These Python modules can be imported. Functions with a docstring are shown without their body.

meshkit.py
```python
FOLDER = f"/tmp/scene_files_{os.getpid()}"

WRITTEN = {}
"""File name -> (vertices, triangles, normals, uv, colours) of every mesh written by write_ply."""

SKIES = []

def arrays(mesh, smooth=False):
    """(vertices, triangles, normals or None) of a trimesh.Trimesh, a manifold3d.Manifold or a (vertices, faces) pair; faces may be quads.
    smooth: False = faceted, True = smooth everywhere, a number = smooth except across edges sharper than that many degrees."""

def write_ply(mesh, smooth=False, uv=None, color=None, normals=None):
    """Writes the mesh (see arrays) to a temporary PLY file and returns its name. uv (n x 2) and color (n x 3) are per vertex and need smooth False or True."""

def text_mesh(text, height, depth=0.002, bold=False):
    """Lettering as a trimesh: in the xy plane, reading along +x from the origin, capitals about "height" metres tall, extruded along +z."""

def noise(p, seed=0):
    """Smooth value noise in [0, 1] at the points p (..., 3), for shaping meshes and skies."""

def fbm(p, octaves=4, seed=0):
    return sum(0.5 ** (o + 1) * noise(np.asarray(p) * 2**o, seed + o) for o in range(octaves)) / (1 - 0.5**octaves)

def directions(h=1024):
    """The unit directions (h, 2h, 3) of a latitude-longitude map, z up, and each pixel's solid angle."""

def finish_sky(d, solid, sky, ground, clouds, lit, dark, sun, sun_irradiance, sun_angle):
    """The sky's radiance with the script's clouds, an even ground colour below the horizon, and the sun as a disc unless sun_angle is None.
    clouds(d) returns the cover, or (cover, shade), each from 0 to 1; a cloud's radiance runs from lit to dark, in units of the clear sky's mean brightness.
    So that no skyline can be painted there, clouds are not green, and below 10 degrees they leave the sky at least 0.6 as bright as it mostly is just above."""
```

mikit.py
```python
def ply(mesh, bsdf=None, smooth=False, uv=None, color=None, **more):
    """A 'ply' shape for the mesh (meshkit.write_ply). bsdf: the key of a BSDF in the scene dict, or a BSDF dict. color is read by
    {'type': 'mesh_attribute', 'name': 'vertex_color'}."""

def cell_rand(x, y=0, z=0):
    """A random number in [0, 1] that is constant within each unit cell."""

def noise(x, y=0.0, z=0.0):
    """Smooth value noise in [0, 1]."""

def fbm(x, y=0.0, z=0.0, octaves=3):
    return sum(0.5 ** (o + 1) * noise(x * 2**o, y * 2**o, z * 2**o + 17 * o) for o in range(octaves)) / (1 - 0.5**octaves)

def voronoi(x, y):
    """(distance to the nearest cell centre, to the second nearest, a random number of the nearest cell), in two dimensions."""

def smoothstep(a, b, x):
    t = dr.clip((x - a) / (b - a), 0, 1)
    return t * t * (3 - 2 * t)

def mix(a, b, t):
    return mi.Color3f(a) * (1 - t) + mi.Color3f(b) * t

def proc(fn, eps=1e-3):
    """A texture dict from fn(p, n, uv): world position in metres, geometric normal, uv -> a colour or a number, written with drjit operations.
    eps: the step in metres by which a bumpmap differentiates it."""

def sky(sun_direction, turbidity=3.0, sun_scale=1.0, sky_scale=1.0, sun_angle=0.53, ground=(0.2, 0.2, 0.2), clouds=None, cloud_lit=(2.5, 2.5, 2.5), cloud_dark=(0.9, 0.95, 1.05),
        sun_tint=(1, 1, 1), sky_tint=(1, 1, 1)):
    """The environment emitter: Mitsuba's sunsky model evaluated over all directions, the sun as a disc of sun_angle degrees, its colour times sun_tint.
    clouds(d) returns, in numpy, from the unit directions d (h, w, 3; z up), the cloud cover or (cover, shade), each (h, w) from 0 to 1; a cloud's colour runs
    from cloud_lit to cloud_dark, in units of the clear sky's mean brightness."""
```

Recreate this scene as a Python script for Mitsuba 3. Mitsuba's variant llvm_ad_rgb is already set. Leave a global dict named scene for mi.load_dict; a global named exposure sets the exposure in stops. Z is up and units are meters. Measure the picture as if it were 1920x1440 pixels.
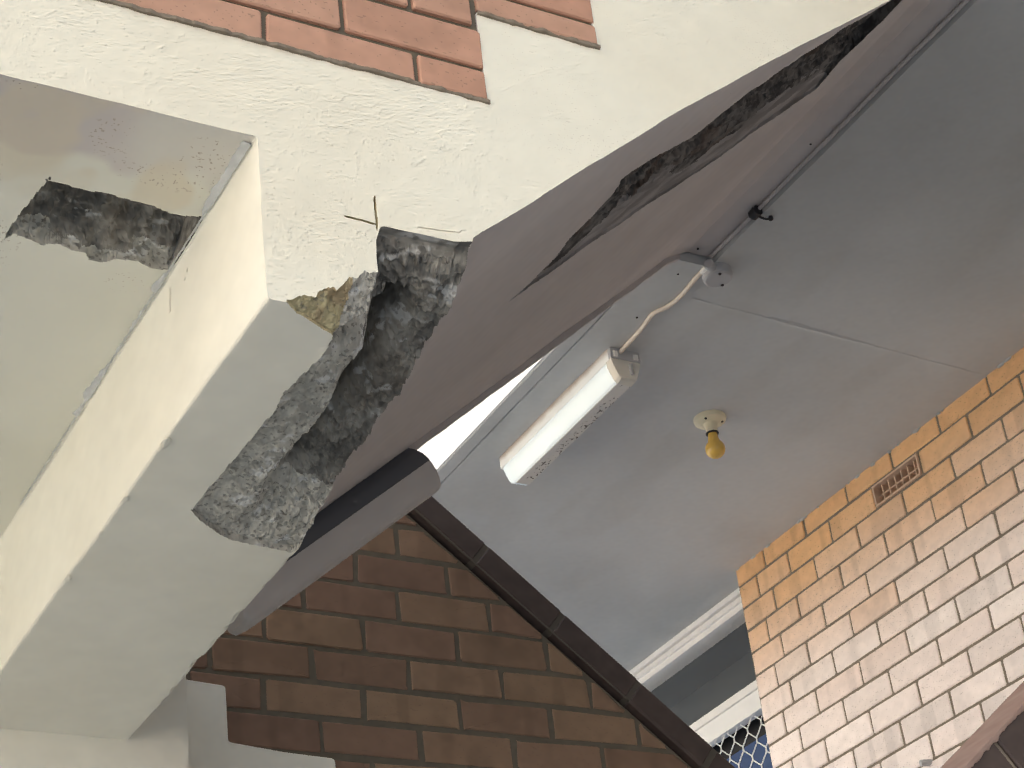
import math, random
import numpy as np, trimesh, manifold3d as m3
import drjit as dr
import mitsuba as mi
import mikit, meshkit
from mikit import proc, noise, fbm, cell_rand, smoothstep, mix
from shapely.geometry import Polygon, box as sbox, LineString
from shapely import affinity
from shapely.ops import unary_union

scene = {"type": "scene"}
labels = {}
# ------------------------------------------------------------------ camera, sky, exposure
# The photographer's eye is the origin; x runs along the stair front, y into the building, z up. Ground lies 1.6 m below.
R = np.array([[0.875, 0.167, 0.455], [-0.473, 0.502, 0.724], [-0.107, -0.849, 0.518]])   # columns: right, down, forward
U, _, Vt = np.linalg.svd(R); R = U @ Vt
fwd, down = R[:, 2], R[:, 1]
scene["camera"] = {"type": "perspective", "fov": math.degrees(2 * math.atan(960 / 3636.0)), "fov_axis": "x", "near_clip": 0.05, "far_clip": 500.0,
                   "to_world": mi.ScalarTransform4f().look_at(origin=[0, 0, 0], target=fwd.tolist(), up=(-down).tolist())}
def thin_cloud(d):
    c = 0.55 + 0.45 * meshkit.fbm(d * [3, 3, 6], 4, 5)
    return c, 0.25 * meshkit.fbm(d * 5, 3, 9)
scene["sky"] = mikit.sky([0.80, 0.06, 0.56], turbidity=3, sun_tint=(0.95, 1.03, 1.24), ground=(0.25, 0.25, 0.25), clouds=thin_cloud, cloud_lit=(2.5, 2.68, 2.85), cloud_dark=(2.2, 2.4, 2.58))
exposure = 2.78

# ------------------------------------------------------------------ helpers
def tag(key, label=None, cat=None, group=None, kind=None):
    d = labels.setdefault(key, {})
    for k, v in (("label", label), ("category", cat), ("group", group), ("kind", kind)):
        if v: d[k] = v
    return key

counts = {}
def key_for(name):
    n = counts.get(name, 0); counts[name] = n + 1
    return name if n == 0 else f"{name}_{n:03d}"

def put(name, mesh, bsdf, smooth=False, **more):
    key = key_for(name)
    scene[key] = mikit.ply(mesh, bsdf, smooth=smooth, **more)
    return key

def tm(m):
    if hasattr(m, "to_mesh"):
        k = m.to_mesh(); return trimesh.Trimesh(np.array(k.vert_properties[:, :3]), np.array(k.tri_verts), process=False)
    return m

def mani(t):
    return m3.Manifold(m3.Mesh(np.ascontiguousarray(t.vertices, np.float32), np.ascontiguousarray(t.faces, np.uint32)))

def bx(x0, x1, y0, y1, z0, z1):
    t = trimesh.creation.box((x1 - x0, y1 - y0, z1 - z0)); t.apply_translation(((x0 + x1) / 2, (y0 + y1) / 2, (z0 + z1) / 2)); return t

def cat(ms): return trimesh.util.concatenate(ms)

def rbox(sx, sy, sz, r=0.004):
    """Box with chamfered edges, centred."""
    h = np.array([sx, sy, sz]) / 2
    pts = []
    for a in range(3):
        q = h - r; q[a] = h[a]
        for s in np.ndindex(2, 2, 2): pts.append(q * (np.array(s) * 2 - 1))
    return trimesh.convex.convex_hull(np.array(pts))

def prism_xz(poly, y0, y1):
    """Extrude a polygon given in (x, z) along y."""
    if poly.geom_type != "Polygon": poly = max(poly.geoms, key=lambda g_: g_.area)
    t = trimesh.creation.extrude_polygon(poly, y1 - y0, engine="earcut")
    v = t.vertices.copy(); t.vertices = np.c_[v[:, 0], y1 - v[:, 2], v[:, 1]]
    if t.volume < 0: t.invert()
    return t

def lathe(prof, n=40):
    """Revolve (r, z) about z."""
    return trimesh.creation.revolve(np.array(prof, float), sections=n)

def tube(path, r, n=12, closed_ends=True):
    p = np.array(path, float); t = np.gradient(p, axis=0); t /= np.linalg.norm(t, axis=1, keepdims=True)
    up = np.array([0, 0, 1.0]) if abs(t[0][2]) < 0.9 else np.array([1.0, 0, 0])
    V = []
    for q, d in zip(p, t):
        a = np.cross(d, up); a /= np.linalg.norm(a); b = np.cross(a, d)
        ang = np.linspace(0, 2 * np.pi, n, endpoint=False)
        V.append(q + r * (np.cos(ang)[:, None] * a + np.sin(ang)[:, None] * b))
    V = np.vstack(V); F = []
    for i in range(len(p) - 1):
        for j in range(n):
            a, b, c, d = i * n + j, i * n + (j + 1) % n, (i + 1) * n + (j + 1) % n, (i + 1) * n + j
            F += [[a, c, b], [a, d, c]]
    k = len(V); V = np.vstack([V, p[:1], p[-1:]])
    for j in range(n):
        F.append([k, j, (j + 1) % n]); F.append([k + 1, (len(p) - 1) * n + (j + 1) % n, (len(p) - 1) * n + j])
    t = trimesh.Trimesh(V, F, process=False)
    if t.volume < 0: t.invert()
    return t

def smooth_path(pts, n=40):
    from scipy.interpolate import make_interp_spline
    p = np.array(pts, float); s = np.r_[0, np.cumsum(np.linalg.norm(np.diff(p, axis=0), axis=1))]
    return make_interp_spline(s, p, k=min(3, len(p) - 1))(np.linspace(0, s[-1], n))

def sdist(poly, X, Y):
    """Signed distance, positive inside, of grid points to a polygon."""
    P = np.array(poly); A, B = P, np.roll(P, -1, 0)
    q = np.stack([X.ravel(), Y.ravel()], -1); best = np.full(len(q), 1e9); ins = np.zeros(len(q), bool)
    for a, b in zip(A, B):
        ab = b - a; t = np.clip(((q - a) @ ab) / max(ab @ ab, 1e-12), 0, 1)
        best = np.minimum(best, np.linalg.norm(q - a - t[:, None] * ab, axis=1))
        cross = (a[1] > q[:, 1]) != (b[1] > q[:, 1])
        with np.errstate(divide="ignore", invalid="ignore"):
            xi = a[0] + (q[:, 1] - a[1]) * (b[0] - a[0]) / (b[1] - a[1])
        ins ^= cross & (q[:, 0] < xi)
    return np.where(ins, best, -best).reshape(X.shape)

def height_solid(xs, ys, top, bot, jitter=0.0, seed=3):
    """Closed solid between the surface bot(x, y) below and top(x, y) above."""
    X, Y = np.meshgrid(xs, ys, indexing="ij"); nx, ny = X.shape
    T = top(X, Y); B = bot(X, Y)
    P = np.stack([X, Y, np.maximum(T, B + 0.002)], -1); Q = np.stack([X, Y, B], -1)
    if jitter:
        for a in (0, 1):
            P[1:-1, 1:-1, a] += (meshkit.fbm(P[1:-1, 1:-1] * 60, 2, seed + a) - 0.5) * jitter
    V = np.vstack([P.reshape(-1, 3), Q.reshape(-1, 3)]); N = nx * ny
    i = np.arange(nx * ny).reshape(nx, ny)
    a, b, c, d = i[:-1, :-1].ravel(), i[1:, :-1].ravel(), i[1:, 1:].ravel(), i[:-1, 1:].ravel()
    F = [np.c_[a, b, c], np.c_[a, c, d], N + np.c_[a, c, b], N + np.c_[a, d, c]]
    ring = np.r_[i[:, 0], i[-1, 1:], i[-2::-1, -1], i[0, -2:0:-1]]; nxt = np.roll(ring, -1)
    F += [np.c_[ring, N + ring, N + nxt], np.c_[ring, N + nxt, nxt]]
    t = trimesh.Trimesh(V, np.vstack(F), process=False)
    if t.volume < 0: t.invert()
    return t

rng = random.Random(7)

# ------------------------------------------------------------------ materials
def mat(name, tex, rough=0.85, spec=0.25, bump=None, bump_scale=1.0, **kw):
    b = {"type": "principled", "base_color": tex if isinstance(tex, dict) else {"type": "rgb", "value": list(tex)}, "roughness": rough, "specular": spec, **kw}
    if bump is not None:
        b = {"type": "bumpmap", "scale": bump_scale, "tex": bump, "bsdf": b}
    scene[name] = {"type": "twosided", "bsdf": b}

def grain(p, s=1.0): return fbm(p.x * 170 * s, p.y * 170 * s, p.z * 170 * s, 2)

def cream(p, n, uv):
    big = fbm(p.x * 2.2 + 3, p.y * 2.2, p.z * 2.2, 3); fine = fbm(p.x * 26, p.y * 26, p.z * 26, 3)
    c = mix((0.80, 0.775, 0.665), (0.76, 0.72, 0.60), smoothstep(0.3, 0.75, big))
    c = c * (0.965 + 0.07 * fine)
    specks = smoothstep(0.80, 0.86, noise(p.x * 330 + 7, p.y * 330, p.z * 330)) * smoothstep(0.5, 0.7, noise(p.x * 7, p.y * 7 + 9, p.z * 7))
    return mix(c, (0.45, 0.40, 0.33), specks * 0.35)

def stucco_h(p, n, uv):
    lump = noise(p.x * 240, p.y * 240, p.z * 240); fine = noise(p.x * 390, p.y * 390, p.z * 390)
    trowel = fbm(p.x * 14, p.y * 14, p.z * 9, 2)
    return smoothstep(0.55, 0.95, lump) * 0.0015 + fine * 0.0004 + trowel * 0.0014

def smooth_h(p, n, uv):
    return noise(p.x * 160, p.y * 160, p.z * 160) * 0.0004 + fbm(p.x * 9, p.y * 9, p.z * 9, 2) * 0.005

def landing_col(p, n, uv):
    big = fbm(p.x * 3.1 + 11, p.y * 3.1, 0, 3); mid = fbm(p.x * 14, p.y * 14 + 3, 0, 3)
    base = mix((0.70, 0.69, 0.615), (0.655, 0.645, 0.57), smoothstep(0.35, 0.7, big))
    # band of bare grey set-coat along the front edge where the cream coat has been rubbed away
    edge = p.y - 0.01 + 0.06 * (mid - 0.5) + 0.10 * (fbm(p.x * 7 + 1, p.y * 7, 4, 2) - 0.5)
    grey = (1 - smoothstep(2.03, 2.065, edge)) * (1 - 0.55 * smoothstep(0.66, 0.74, p.x + 0.05 * (mid - 0.5)))
    base = mix(base, (0.535, 0.495, 0.48), grey)
    damp = smoothstep(0.50, 0.66, fbm(p.x * 9 + 5, p.y * 9 + 2, 1, 3)) * (1 - smoothstep(2.10, 2.2, p.y))
    base = mix(base, (0.62, 0.55, 0.43), damp * 0.6)
    sp = smoothstep(0.74, 0.80, fbm(p.x * 240, p.y * 240, 2, 2)) * smoothstep(0.50, 0.72, noise(p.x * 15 + 4, p.y * 15, 8)) * (1 - smoothstep(2.25, 2.4, p.y))
    return mix(base, (0.36, 0.30, 0.24), sp * 0.7)

def flight_col(p, n, uv):
    big = fbm(p.x * 2.6 + 1, p.y * 2.6, p.z * 2.6, 3); f = fbm(p.x * 40, p.y * 40, p.z * 40, 2)
    c = mix((0.525, 0.485, 0.475), (0.48, 0.44, 0.433), smoothstep(0.35, 0.7, big))
    return c * (0.96 + 0.08 * f)

def ceiling_col(p, n, uv):
    big = fbm(p.x * 1.9 + 4, p.y * 1.9, p.z, 3); mid = fbm(p.x * 6.5 + 2, p.y * 3.0, 1.0, 3); f = fbm(p.x * 60, p.y * 60, p.z * 60, 2)
    c = mix((0.53, 0.54, 0.542), (0.475, 0.482, 0.48), smoothstep(0.35, 0.72, big))
    c = mix(c, (0.43, 0.425, 0.41), smoothstep(0.54, 0.76, mid) * 0.30)
    return c * (0.96 + 0.08 * f)

def concrete_col(p, n, uv):
    a = fbm(p.x * 22, p.y * 22, p.z * 22, 3); b = fbm(p.x * 75 + 3, p.y * 75, p.z * 75, 2); s = noise(p.x * 130, p.y * 130, p.z * 130)
    c = mix((0.13, 0.125, 0.117), (0.32, 0.305, 0.275), smoothstep(0.32, 0.68, a * 0.6 + b * 0.4))
    white = smoothstep(0.60, 0.68, fbm(p.x * 9 + p.y * 14 + 5, p.y * 30, p.z * 30, 3)) * smoothstep(0.4, 0.55, b)
    c = mix(c, (0.56, 0.56, 0.55), white * 0.75)
    stone = smoothstep(0.70, 0.74, s)
    c = mix(c, (0.20, 0.18, 0.16), stone * 0.55)
    rust = smoothstep(0.62, 0.70, fbm(p.x * 16 + 9, p.y * 5, p.z * 16, 2))
    return mix(c, (0.22, 0.16, 0.10), rust * 0.15)

def concrete_h(p, n, uv):
    return fbm(p.x * 100, p.y * 100, p.z * 100, 3) * 0.006 + noise(p.x * 320, p.y * 320, p.z * 320) * 0.003

def sand_col(p, n, uv):
    a = fbm(p.x * 35, p.y * 35, p.z * 35, 3); b = noise(p.x * 220, p.y * 220, p.z * 220)
    c = mix((0.50, 0.44, 0.27), (0.40, 0.32, 0.20), smoothstep(0.35, 0.65, a))
    return mix(c, (0.24, 0.22, 0.18), smoothstep(0.72, 0.8, b) * 0.6)

def spall_col(p, n, uv):
    a = fbm(p.x * 28, p.y * 28, p.z * 28, 3); b = fbm(p.x * 80 + 1, p.y * 80, p.z * 80, 2)
    c = mix((0.075, 0.071, 0.072), (0.215, 0.20, 0.192), smoothstep(0.35, 0.66, a * 0.6 + b * 0.4))
    return mix(c, (0.16, 0.11, 0.085), smoothstep(0.6, 0.68, fbm(p.x * 12 + 2, p.y * 12, p.z * 12, 2)) * 0.4)

def plate_col(p, n, uv):
    a = fbm(p.x * 8 + p.y * 3, p.y * 30, p.z * 8, 3)
    return mix((0.33, 0.31, 0.31), (0.21, 0.197, 0.197), smoothstep(0.35, 0.65, a))

def brick_fn(base, dark, var, streak_axis, zstep, zoff, ulen, top=None):
    def fn(p, n, uv):
        u = p.x if streak_axis == "x" else p.y
        r1, r2 = uv.x, uv.y
        c = mix(base, dark, r1 * var) * (0.92 + 0.16 * r2)
        if top is not None:      # light gradient painted in: courses turn darker and more orange towards the ceiling
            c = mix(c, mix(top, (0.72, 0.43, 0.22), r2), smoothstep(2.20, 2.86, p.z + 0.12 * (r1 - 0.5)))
        streak = smoothstep(0.60, 0.80, noise(u * 24 + 37 * r1, 40 * r2, p.z * 3))
        c = c * (1 - 0.13 * streak)
        f = fbm(p.x * 45, p.y * 45, p.z * 45, 3); c = c * (0.90 + 0.2 * f)
        grime = smoothstep(0.50, 0.72, fbm(p.x * 13 + 5, p.y * 13, p.z * 13, 3)); c = c * (1 - (0.05 if top is not None else 0.12) * grime)
        pit = smoothstep(0.84, 0.90, noise(p.x * 230, p.y * 230, p.z * 230))
        return mix(c, (0.16, 0.12, 0.09), pit * 0.4)
    return fn

def brick_h(p, n, uv):
    return fbm(p.x * 60, p.y * 60, p.z * 60, 2) * 0.0016 + noise(p.x * 350, p.y * 350, p.z * 350) * 0.0005

def mortar_fn(c0, c1):
    def fn(p, n, uv):
        return mix(c0, c1, fbm(p.x * 70, p.y * 70, p.z * 70, 3))
    return fn

def mortar_h(p, n, uv): return fbm(p.x * 160, p.y * 160, p.z * 160, 2) * 0.0022

stucco, smoothb, brickb, mortarb = proc(stucco_h, 5e-4), proc(smooth_h, 5e-4), proc(brick_h, 4e-4), proc(mortar_h, 4e-4)
creamt = proc(cream)
mat("cream_stucco", creamt, 0.9, 0.2, stucco)
mat("cream_smooth", proc(lambda p, n, uv: mix((0.77, 0.755, 0.68), (0.72, 0.695, 0.61), smoothstep(0.3, 0.75, fbm(p.x * 2.2 + 3, p.y * 2.2, p.z * 2.2, 3))) * (0.95 + 0.09 * fbm(p.x * 30, p.y * 30, p.z * 30, 3))), 0.8, 0.25, smoothb)
mat("landing_paint", proc(landing_col), 0.85, 0.2, smoothb)
mat("flight_paint", proc(flight_col), 0.85, 0.2, smoothb)
mat("ceiling_paint", proc(ceiling_col), 0.85, 0.2, smoothb)
mat("concrete", proc(concrete_col), 0.95, 0.1, proc(concrete_h, 5e-4))
def pale_col(p, n, uv):
    a = fbm(p.x * 30, p.y * 24, p.z * 30, 3); b = fbm(p.x * 85 + 3, p.y * 85, p.z * 85, 3); w = fbm(p.x * 30 + p.y * 18 + 5, p.y * 26 - p.x * 14, p.z * 30, 3)
    c = mix((0.38, 0.37, 0.335), (0.57, 0.55, 0.495), smoothstep(0.30, 0.68, a * 0.5 + b * 0.5))
    c = mix(c, (0.66, 0.66, 0.65), smoothstep(0.56, 0.66, w) * smoothstep(0.38, 0.55, b) * 0.8)
    return mix(c, (0.13, 0.12, 0.11), smoothstep(0.66, 0.74, noise(p.x * 190, p.y * 190, p.z * 190)) * 0.55)
mat("concrete_pale", proc(pale_col), 0.95, 0.1, proc(concrete_h, 5e-4))
mat("sand_mortar", proc(sand_col), 0.95, 0.1, proc(concrete_h, 5e-4))
mat("spall_concrete", proc(spall_col), 0.95, 0.1, proc(concrete_h, 5e-4))
mat("plate_concrete", proc(plate_col), 0.9, 0.15, smoothb)
mat("brick_red", proc(brick_fn((0.52, 0.31, 0.225), (0.45, 0.25, 0.178), 0.8, "x", 0.0835, 1.894, 0.24)), 0.9, 0.15, brickb)
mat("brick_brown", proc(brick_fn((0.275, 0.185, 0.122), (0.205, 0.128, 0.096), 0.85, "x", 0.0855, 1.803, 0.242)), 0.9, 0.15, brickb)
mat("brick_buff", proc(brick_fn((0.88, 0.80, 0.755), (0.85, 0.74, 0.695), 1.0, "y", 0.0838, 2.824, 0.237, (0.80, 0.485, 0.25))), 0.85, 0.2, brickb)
mat("mortar_grey", proc(mortar_fn((0.18, 0.148, 0.117), (0.26, 0.218, 0.175))), 0.95, 0.1, mortarb)
mat("mortar_dark", proc(mortar_fn((0.115, 0.10, 0.078), (0.165, 0.14, 0.108))), 0.95, 0.1, mortarb)
mat("coping_brown", proc(lambda p, n, uv: mix((0.050, 0.036, 0.034), (0.085, 0.062, 0.055), fbm(p.x * 30, p.y * 30, p.z * 30, 3))), 0.6, 0.4, brickb)
mat("cap_brown", proc(lambda p, n, uv: mix((0.21, 0.135, 0.115), (0.30, 0.215, 0.185), fbm(p.x * 26, p.y * 26, p.z * 60, 3))), 0.7, 0.3, brickb)
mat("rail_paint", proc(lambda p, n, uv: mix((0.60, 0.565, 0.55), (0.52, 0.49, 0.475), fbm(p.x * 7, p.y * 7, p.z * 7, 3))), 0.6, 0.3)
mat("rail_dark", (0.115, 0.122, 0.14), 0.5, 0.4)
mat("white_metal", (0.82, 0.80, 0.77), 0.4, 0.5)
mat("white_gloss", (0.84, 0.84, 0.82), 0.3, 0.5)
mat("blue_door", (0.045, 0.085, 0.20), 0.5, 0.4)
mat("black", (0.02, 0.02, 0.022), 0.5, 0.4)
mat("dark_room", (0.10, 0.11, 0.11), 0.9, 0.1)
mat("grey_plastic", (0.42, 0.42, 0.43), 0.5, 0.4)
mat("cable_white", proc(lambda p, n, uv: mix((0.74, 0.66, 0.58), (0.66, 0.56, 0.47), fbm(p.x * 60, p.y * 60, p.z * 60, 2))), 0.5, 0.4)
mat("lamp_body", proc(lambda p, n, uv: mix((0.66, 0.64, 0.58), (0.56, 0.52, 0.45), fbm(p.x * 25, p.y * 25, p.z * 25, 3))), 0.5, 0.4)
mat("lamp_metal", proc(lambda p, n, uv: mix((0.80, 0.81, 0.80), (0.42, 0.35, 0.29), smoothstep(2.868, 2.896, p.z + 0.008 * fbm(p.y * 30, p.z * 30, 0, 2)))), 0.45, 0.5)
mat("lamp_opal", (0.80, 0.90, 0.95), 0.25, 0.5)
mat("lamp_grime", proc(lambda p, n, uv: mix((0.62, 0.60, 0.56), (0.10, 0.08, 0.07), smoothstep(0.74, 0.78, noise(p.x * 190, p.y * 150, 3.0)) * smoothstep(2.755, 2.775, p.x + 0.02 * noise(p.y * 30, 2, 1)) * smoothstep(0.40, 0.55, noise(p.y * 13 + 2, 4.0, 1.0)))), 0.4, 0.4)
mat("bulb_yellow", (0.66, 0.42, 0.09), 0.15, 0.6)
mat("bakelite", (0.66, 0.60, 0.44), 0.4, 0.5)
mat("sealant", proc(lambda p, n, uv: mix((0.45, 0.46, 0.46), (0.60, 0.62, 0.63), fbm(p.x * 60, p.y * 60, p.z * 60, 2))), 0.9, 0.2, mortarb)
mat("ground_concrete", proc(lambda p, n, uv: mix((0.31, 0.36, 0.425), (0.265, 0.31, 0.365), fbm(p.x * 0.8, p.y * 0.8, 0, 4))), 0.95, 0.1)
mat("plain_brick", (0.30, 0.265, 0.23), 0.9, 0.15)
scene["glass_dark"] = {"type": "thindielectric"}

# ------------------------------------------------------------------ ground
g = trimesh.creation.box((400, 400, 0.2)); g.apply_translation((0, 0, -1.7))
put("ground", g, "ground_concrete"); tag("ground", "pale concrete yard around the foot of the stair", "ground", kind="structure")

# ------------------------------------------------------------------ the concrete staircase (landing, beam, flight in one pour)
BZ, LZ, CZ = 1.445, 1.716, 2.89
def zs(x): return 1.99 + 0.877 * (np.asarray(x) - 1.608)
steps = [(1.235 + 0.222 * i, 1.894 + 0.182 * i) for i in range(7)]
top = [(-2.6, 1.894)]
for x, z in steps: top += [(x, z), (x, z + 0.182)]
top += [(3.0, steps[-1][1] + 0.182)]
prof = [(-2.6, LZ), (0.855, LZ), (0.855, BZ), (1.181, BZ), (1.181, float(zs(1.181))), (2.62, float(zs(2.62))), (2.69, 2.915), (3.0, 2.915)] + top[::-1]
poly = Polygon(prof).buffer(-0.005).buffer(0.010, quad_segs=3).buffer(-0.005, quad_segs=3)
Y0, Y1 = 1.935, 3.333
left = poly.intersection(sbox(-5, 0, 1.181, 5)); right = poly.intersection(sbox(1.181, 0, 5, 5))
body = mani(prism_xz(left, Y0, 3.45)) + mani(prism_xz(poly, Y0, Y1))
body = body.refine_to_length(0.022).as_original(); body_id = body.original_id()

# cutter 1: broken corner of the beam
pb = [(0.876, 1.88), (0.878, 1.932), (0.903, 1.956), (0.933, 1.970), (0.974, 1.991), (0.980, 2.035), (0.972, 2.12), (0.969, 2.145), (0.976, 2.19), (0.973, 2.27), (0.968, 2.40),
      (0.964, 2.515), (1.0, 2.548), (1.055, 2.585), (1.072, 2.588), (1.172, 2.603), (1.187, 2.575), (1.26, 2.57), (1.26, 1.88)]
def beam_top(X, Y):
    sd = sdist(pb, X, Y)
    P = np.stack([X, Y, 0 * X], -1)
    n1 = meshkit.fbm(P * 16, 3, 11) - 0.5; n2 = meshkit.fbm(P * np.array([70, 45, 1]), 3, 12) - 0.5; n3 = meshkit.fbm(P * 200, 2, 13) - 0.5; n4 = 0.5 - np.abs(2 * meshkit.noise(P * np.array([95, 62, 1]), 14) - 1)
    D = np.interp(Y, [1.9, 1.95, 1.956, 2.0, 2.1, 2.2, 2.39, 2.5, 2.575, 2.61], [.165, .165, .148, .118, .102, .075, .062, .032, .012, .006])
    ridge = np.interp(Y, [1.935, 2.03, 2.06, 2.145, 2.216, 2.27, 2.6], [.155, .105, .045, .034, .022, .020, .012])
    t = np.clip((X - 0.965) / 0.095, 0, 1)
    leftd = 0.010 + (ridge - 0.010) * t ** 1.2
    xr = np.interp(Y, [1.93, 1.975, 2.03, 2.075], [1.020, 1.022, 1.048, 1.066])
    k = 1 / (1 + np.exp(-np.clip((X - xr - 0.03 * n1) / 0.004, -40, 40)))
    d = leftd * (1 - k) + np.maximum(D, leftd) * k
    gy = np.clip((Y - 2.0) / 0.05, 0, 1) * np.clip((2.46 - Y) / 0.10, 0, 1)
    d = d + gy * (0.040 * np.exp(-((X - 1.100 - 0.03 * n1) / 0.020) ** 2) + 0.110 * np.exp(-((X - 1.090 - 0.03 * n1) / 0.0145) ** 4) * (Y < 2.40))
    corner = np.clip((X - 0.876) / 0.149, 0, 1) * 0.088 * np.clip(1 - (Y - 1.93) / (0.02 + 0.42 * np.clip(X - 0.876, 0, 1)), 0, 1)
    lc = (X < 1.024 + 0.006 * n1)
    d = np.where(lc, np.where(X < 0.975, corner, np.maximum(corner, leftd * np.clip((Y - 1.95) / 0.06, 0, 1))), d)
    rough = 0.014 * n1 + 0.017 * n2 + 0.013 * n3 + 0.007 * n4
    ledge = (Y < 1.953) & ~lc
    d = d + np.where(ledge, 0.0, rough * np.clip((d + 0.01) / 0.04, 0.25, 1))
    return np.where(sd > 0, BZ + np.clip(d, 0.0045, None), BZ - 0.03)
cut1 = mani(height_solid(np.arange(0.84, 1.26, 0.0027), np.arange(1.90, 2.63, 0.0027), beam_top, lambda X, Y: 0 * X + BZ - 0.06, 0.004)).as_original()

# cutter 2: rectangular break-out in the landing soffit beside the beam
pl = [(0.622, 2.120), (0.617, 2.128), (0.676, 2.133), (0.700, 2.129), (0.728, 2.132), (0.75, 2.136), (0.77, 2.135), (0.80, 2.143), (0.822, 2.146), (0.838, 2.138), (0.87, 2.132), (0.87, 2.277), (0.842, 2.281),
      (0.824, 2.284), (0.798, 2.272), (0.766, 2.278), (0.753, 2.290), (0.729, 2.292), (0.720, 2.277), (0.707, 2.278), (0.680, 2.268), (0.665, 2.270), (0.660, 2.280),
      (0.639, 2.275), (0.612, 2.268), (0.602, 2.292), (0.603, 2.240), (0.610, 2.190)]
def land_top(X, Y):
    sd = sdist(pl, X, Y); P = np.stack([X, Y, 0 * X], -1)
    n1 = meshkit.fbm(P * 22, 3, 21) - 0.5; n2 = meshkit.fbm(P * 75, 3, 22) - 0.5; n3 = meshkit.fbm(P * 220, 2, 23) - 0.5
    back = 2.282 - Y
    d = 0.006 + np.clip(back, 0, 1) * 0.70 + 0.030 * (Y < 2.180 + 0.02 * n1) * np.clip((X - .61) * 12, 0, 1)
    d = np.minimum(d, 0.008 + 2.2 * np.clip(X - 0.603, 0, 1)); d = np.minimum(d, 0.03 + 1.3 * np.clip(0.866 - X, 0, 1))
    d = d + 0.030 * n1 + 0.026 * n2 + 0.010 * n3
    return np.where(sd > 0, LZ + np.clip(d, 0.004, 0.13), LZ - 0.03)
cut2 = mani(height_solid(np.arange(0.57, 0.8525, 0.003), np.arange(2.08, 2.32, 0.003), land_top, lambda X, Y: 0 * X + LZ - 0.05, 0.003)).as_original()

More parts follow.
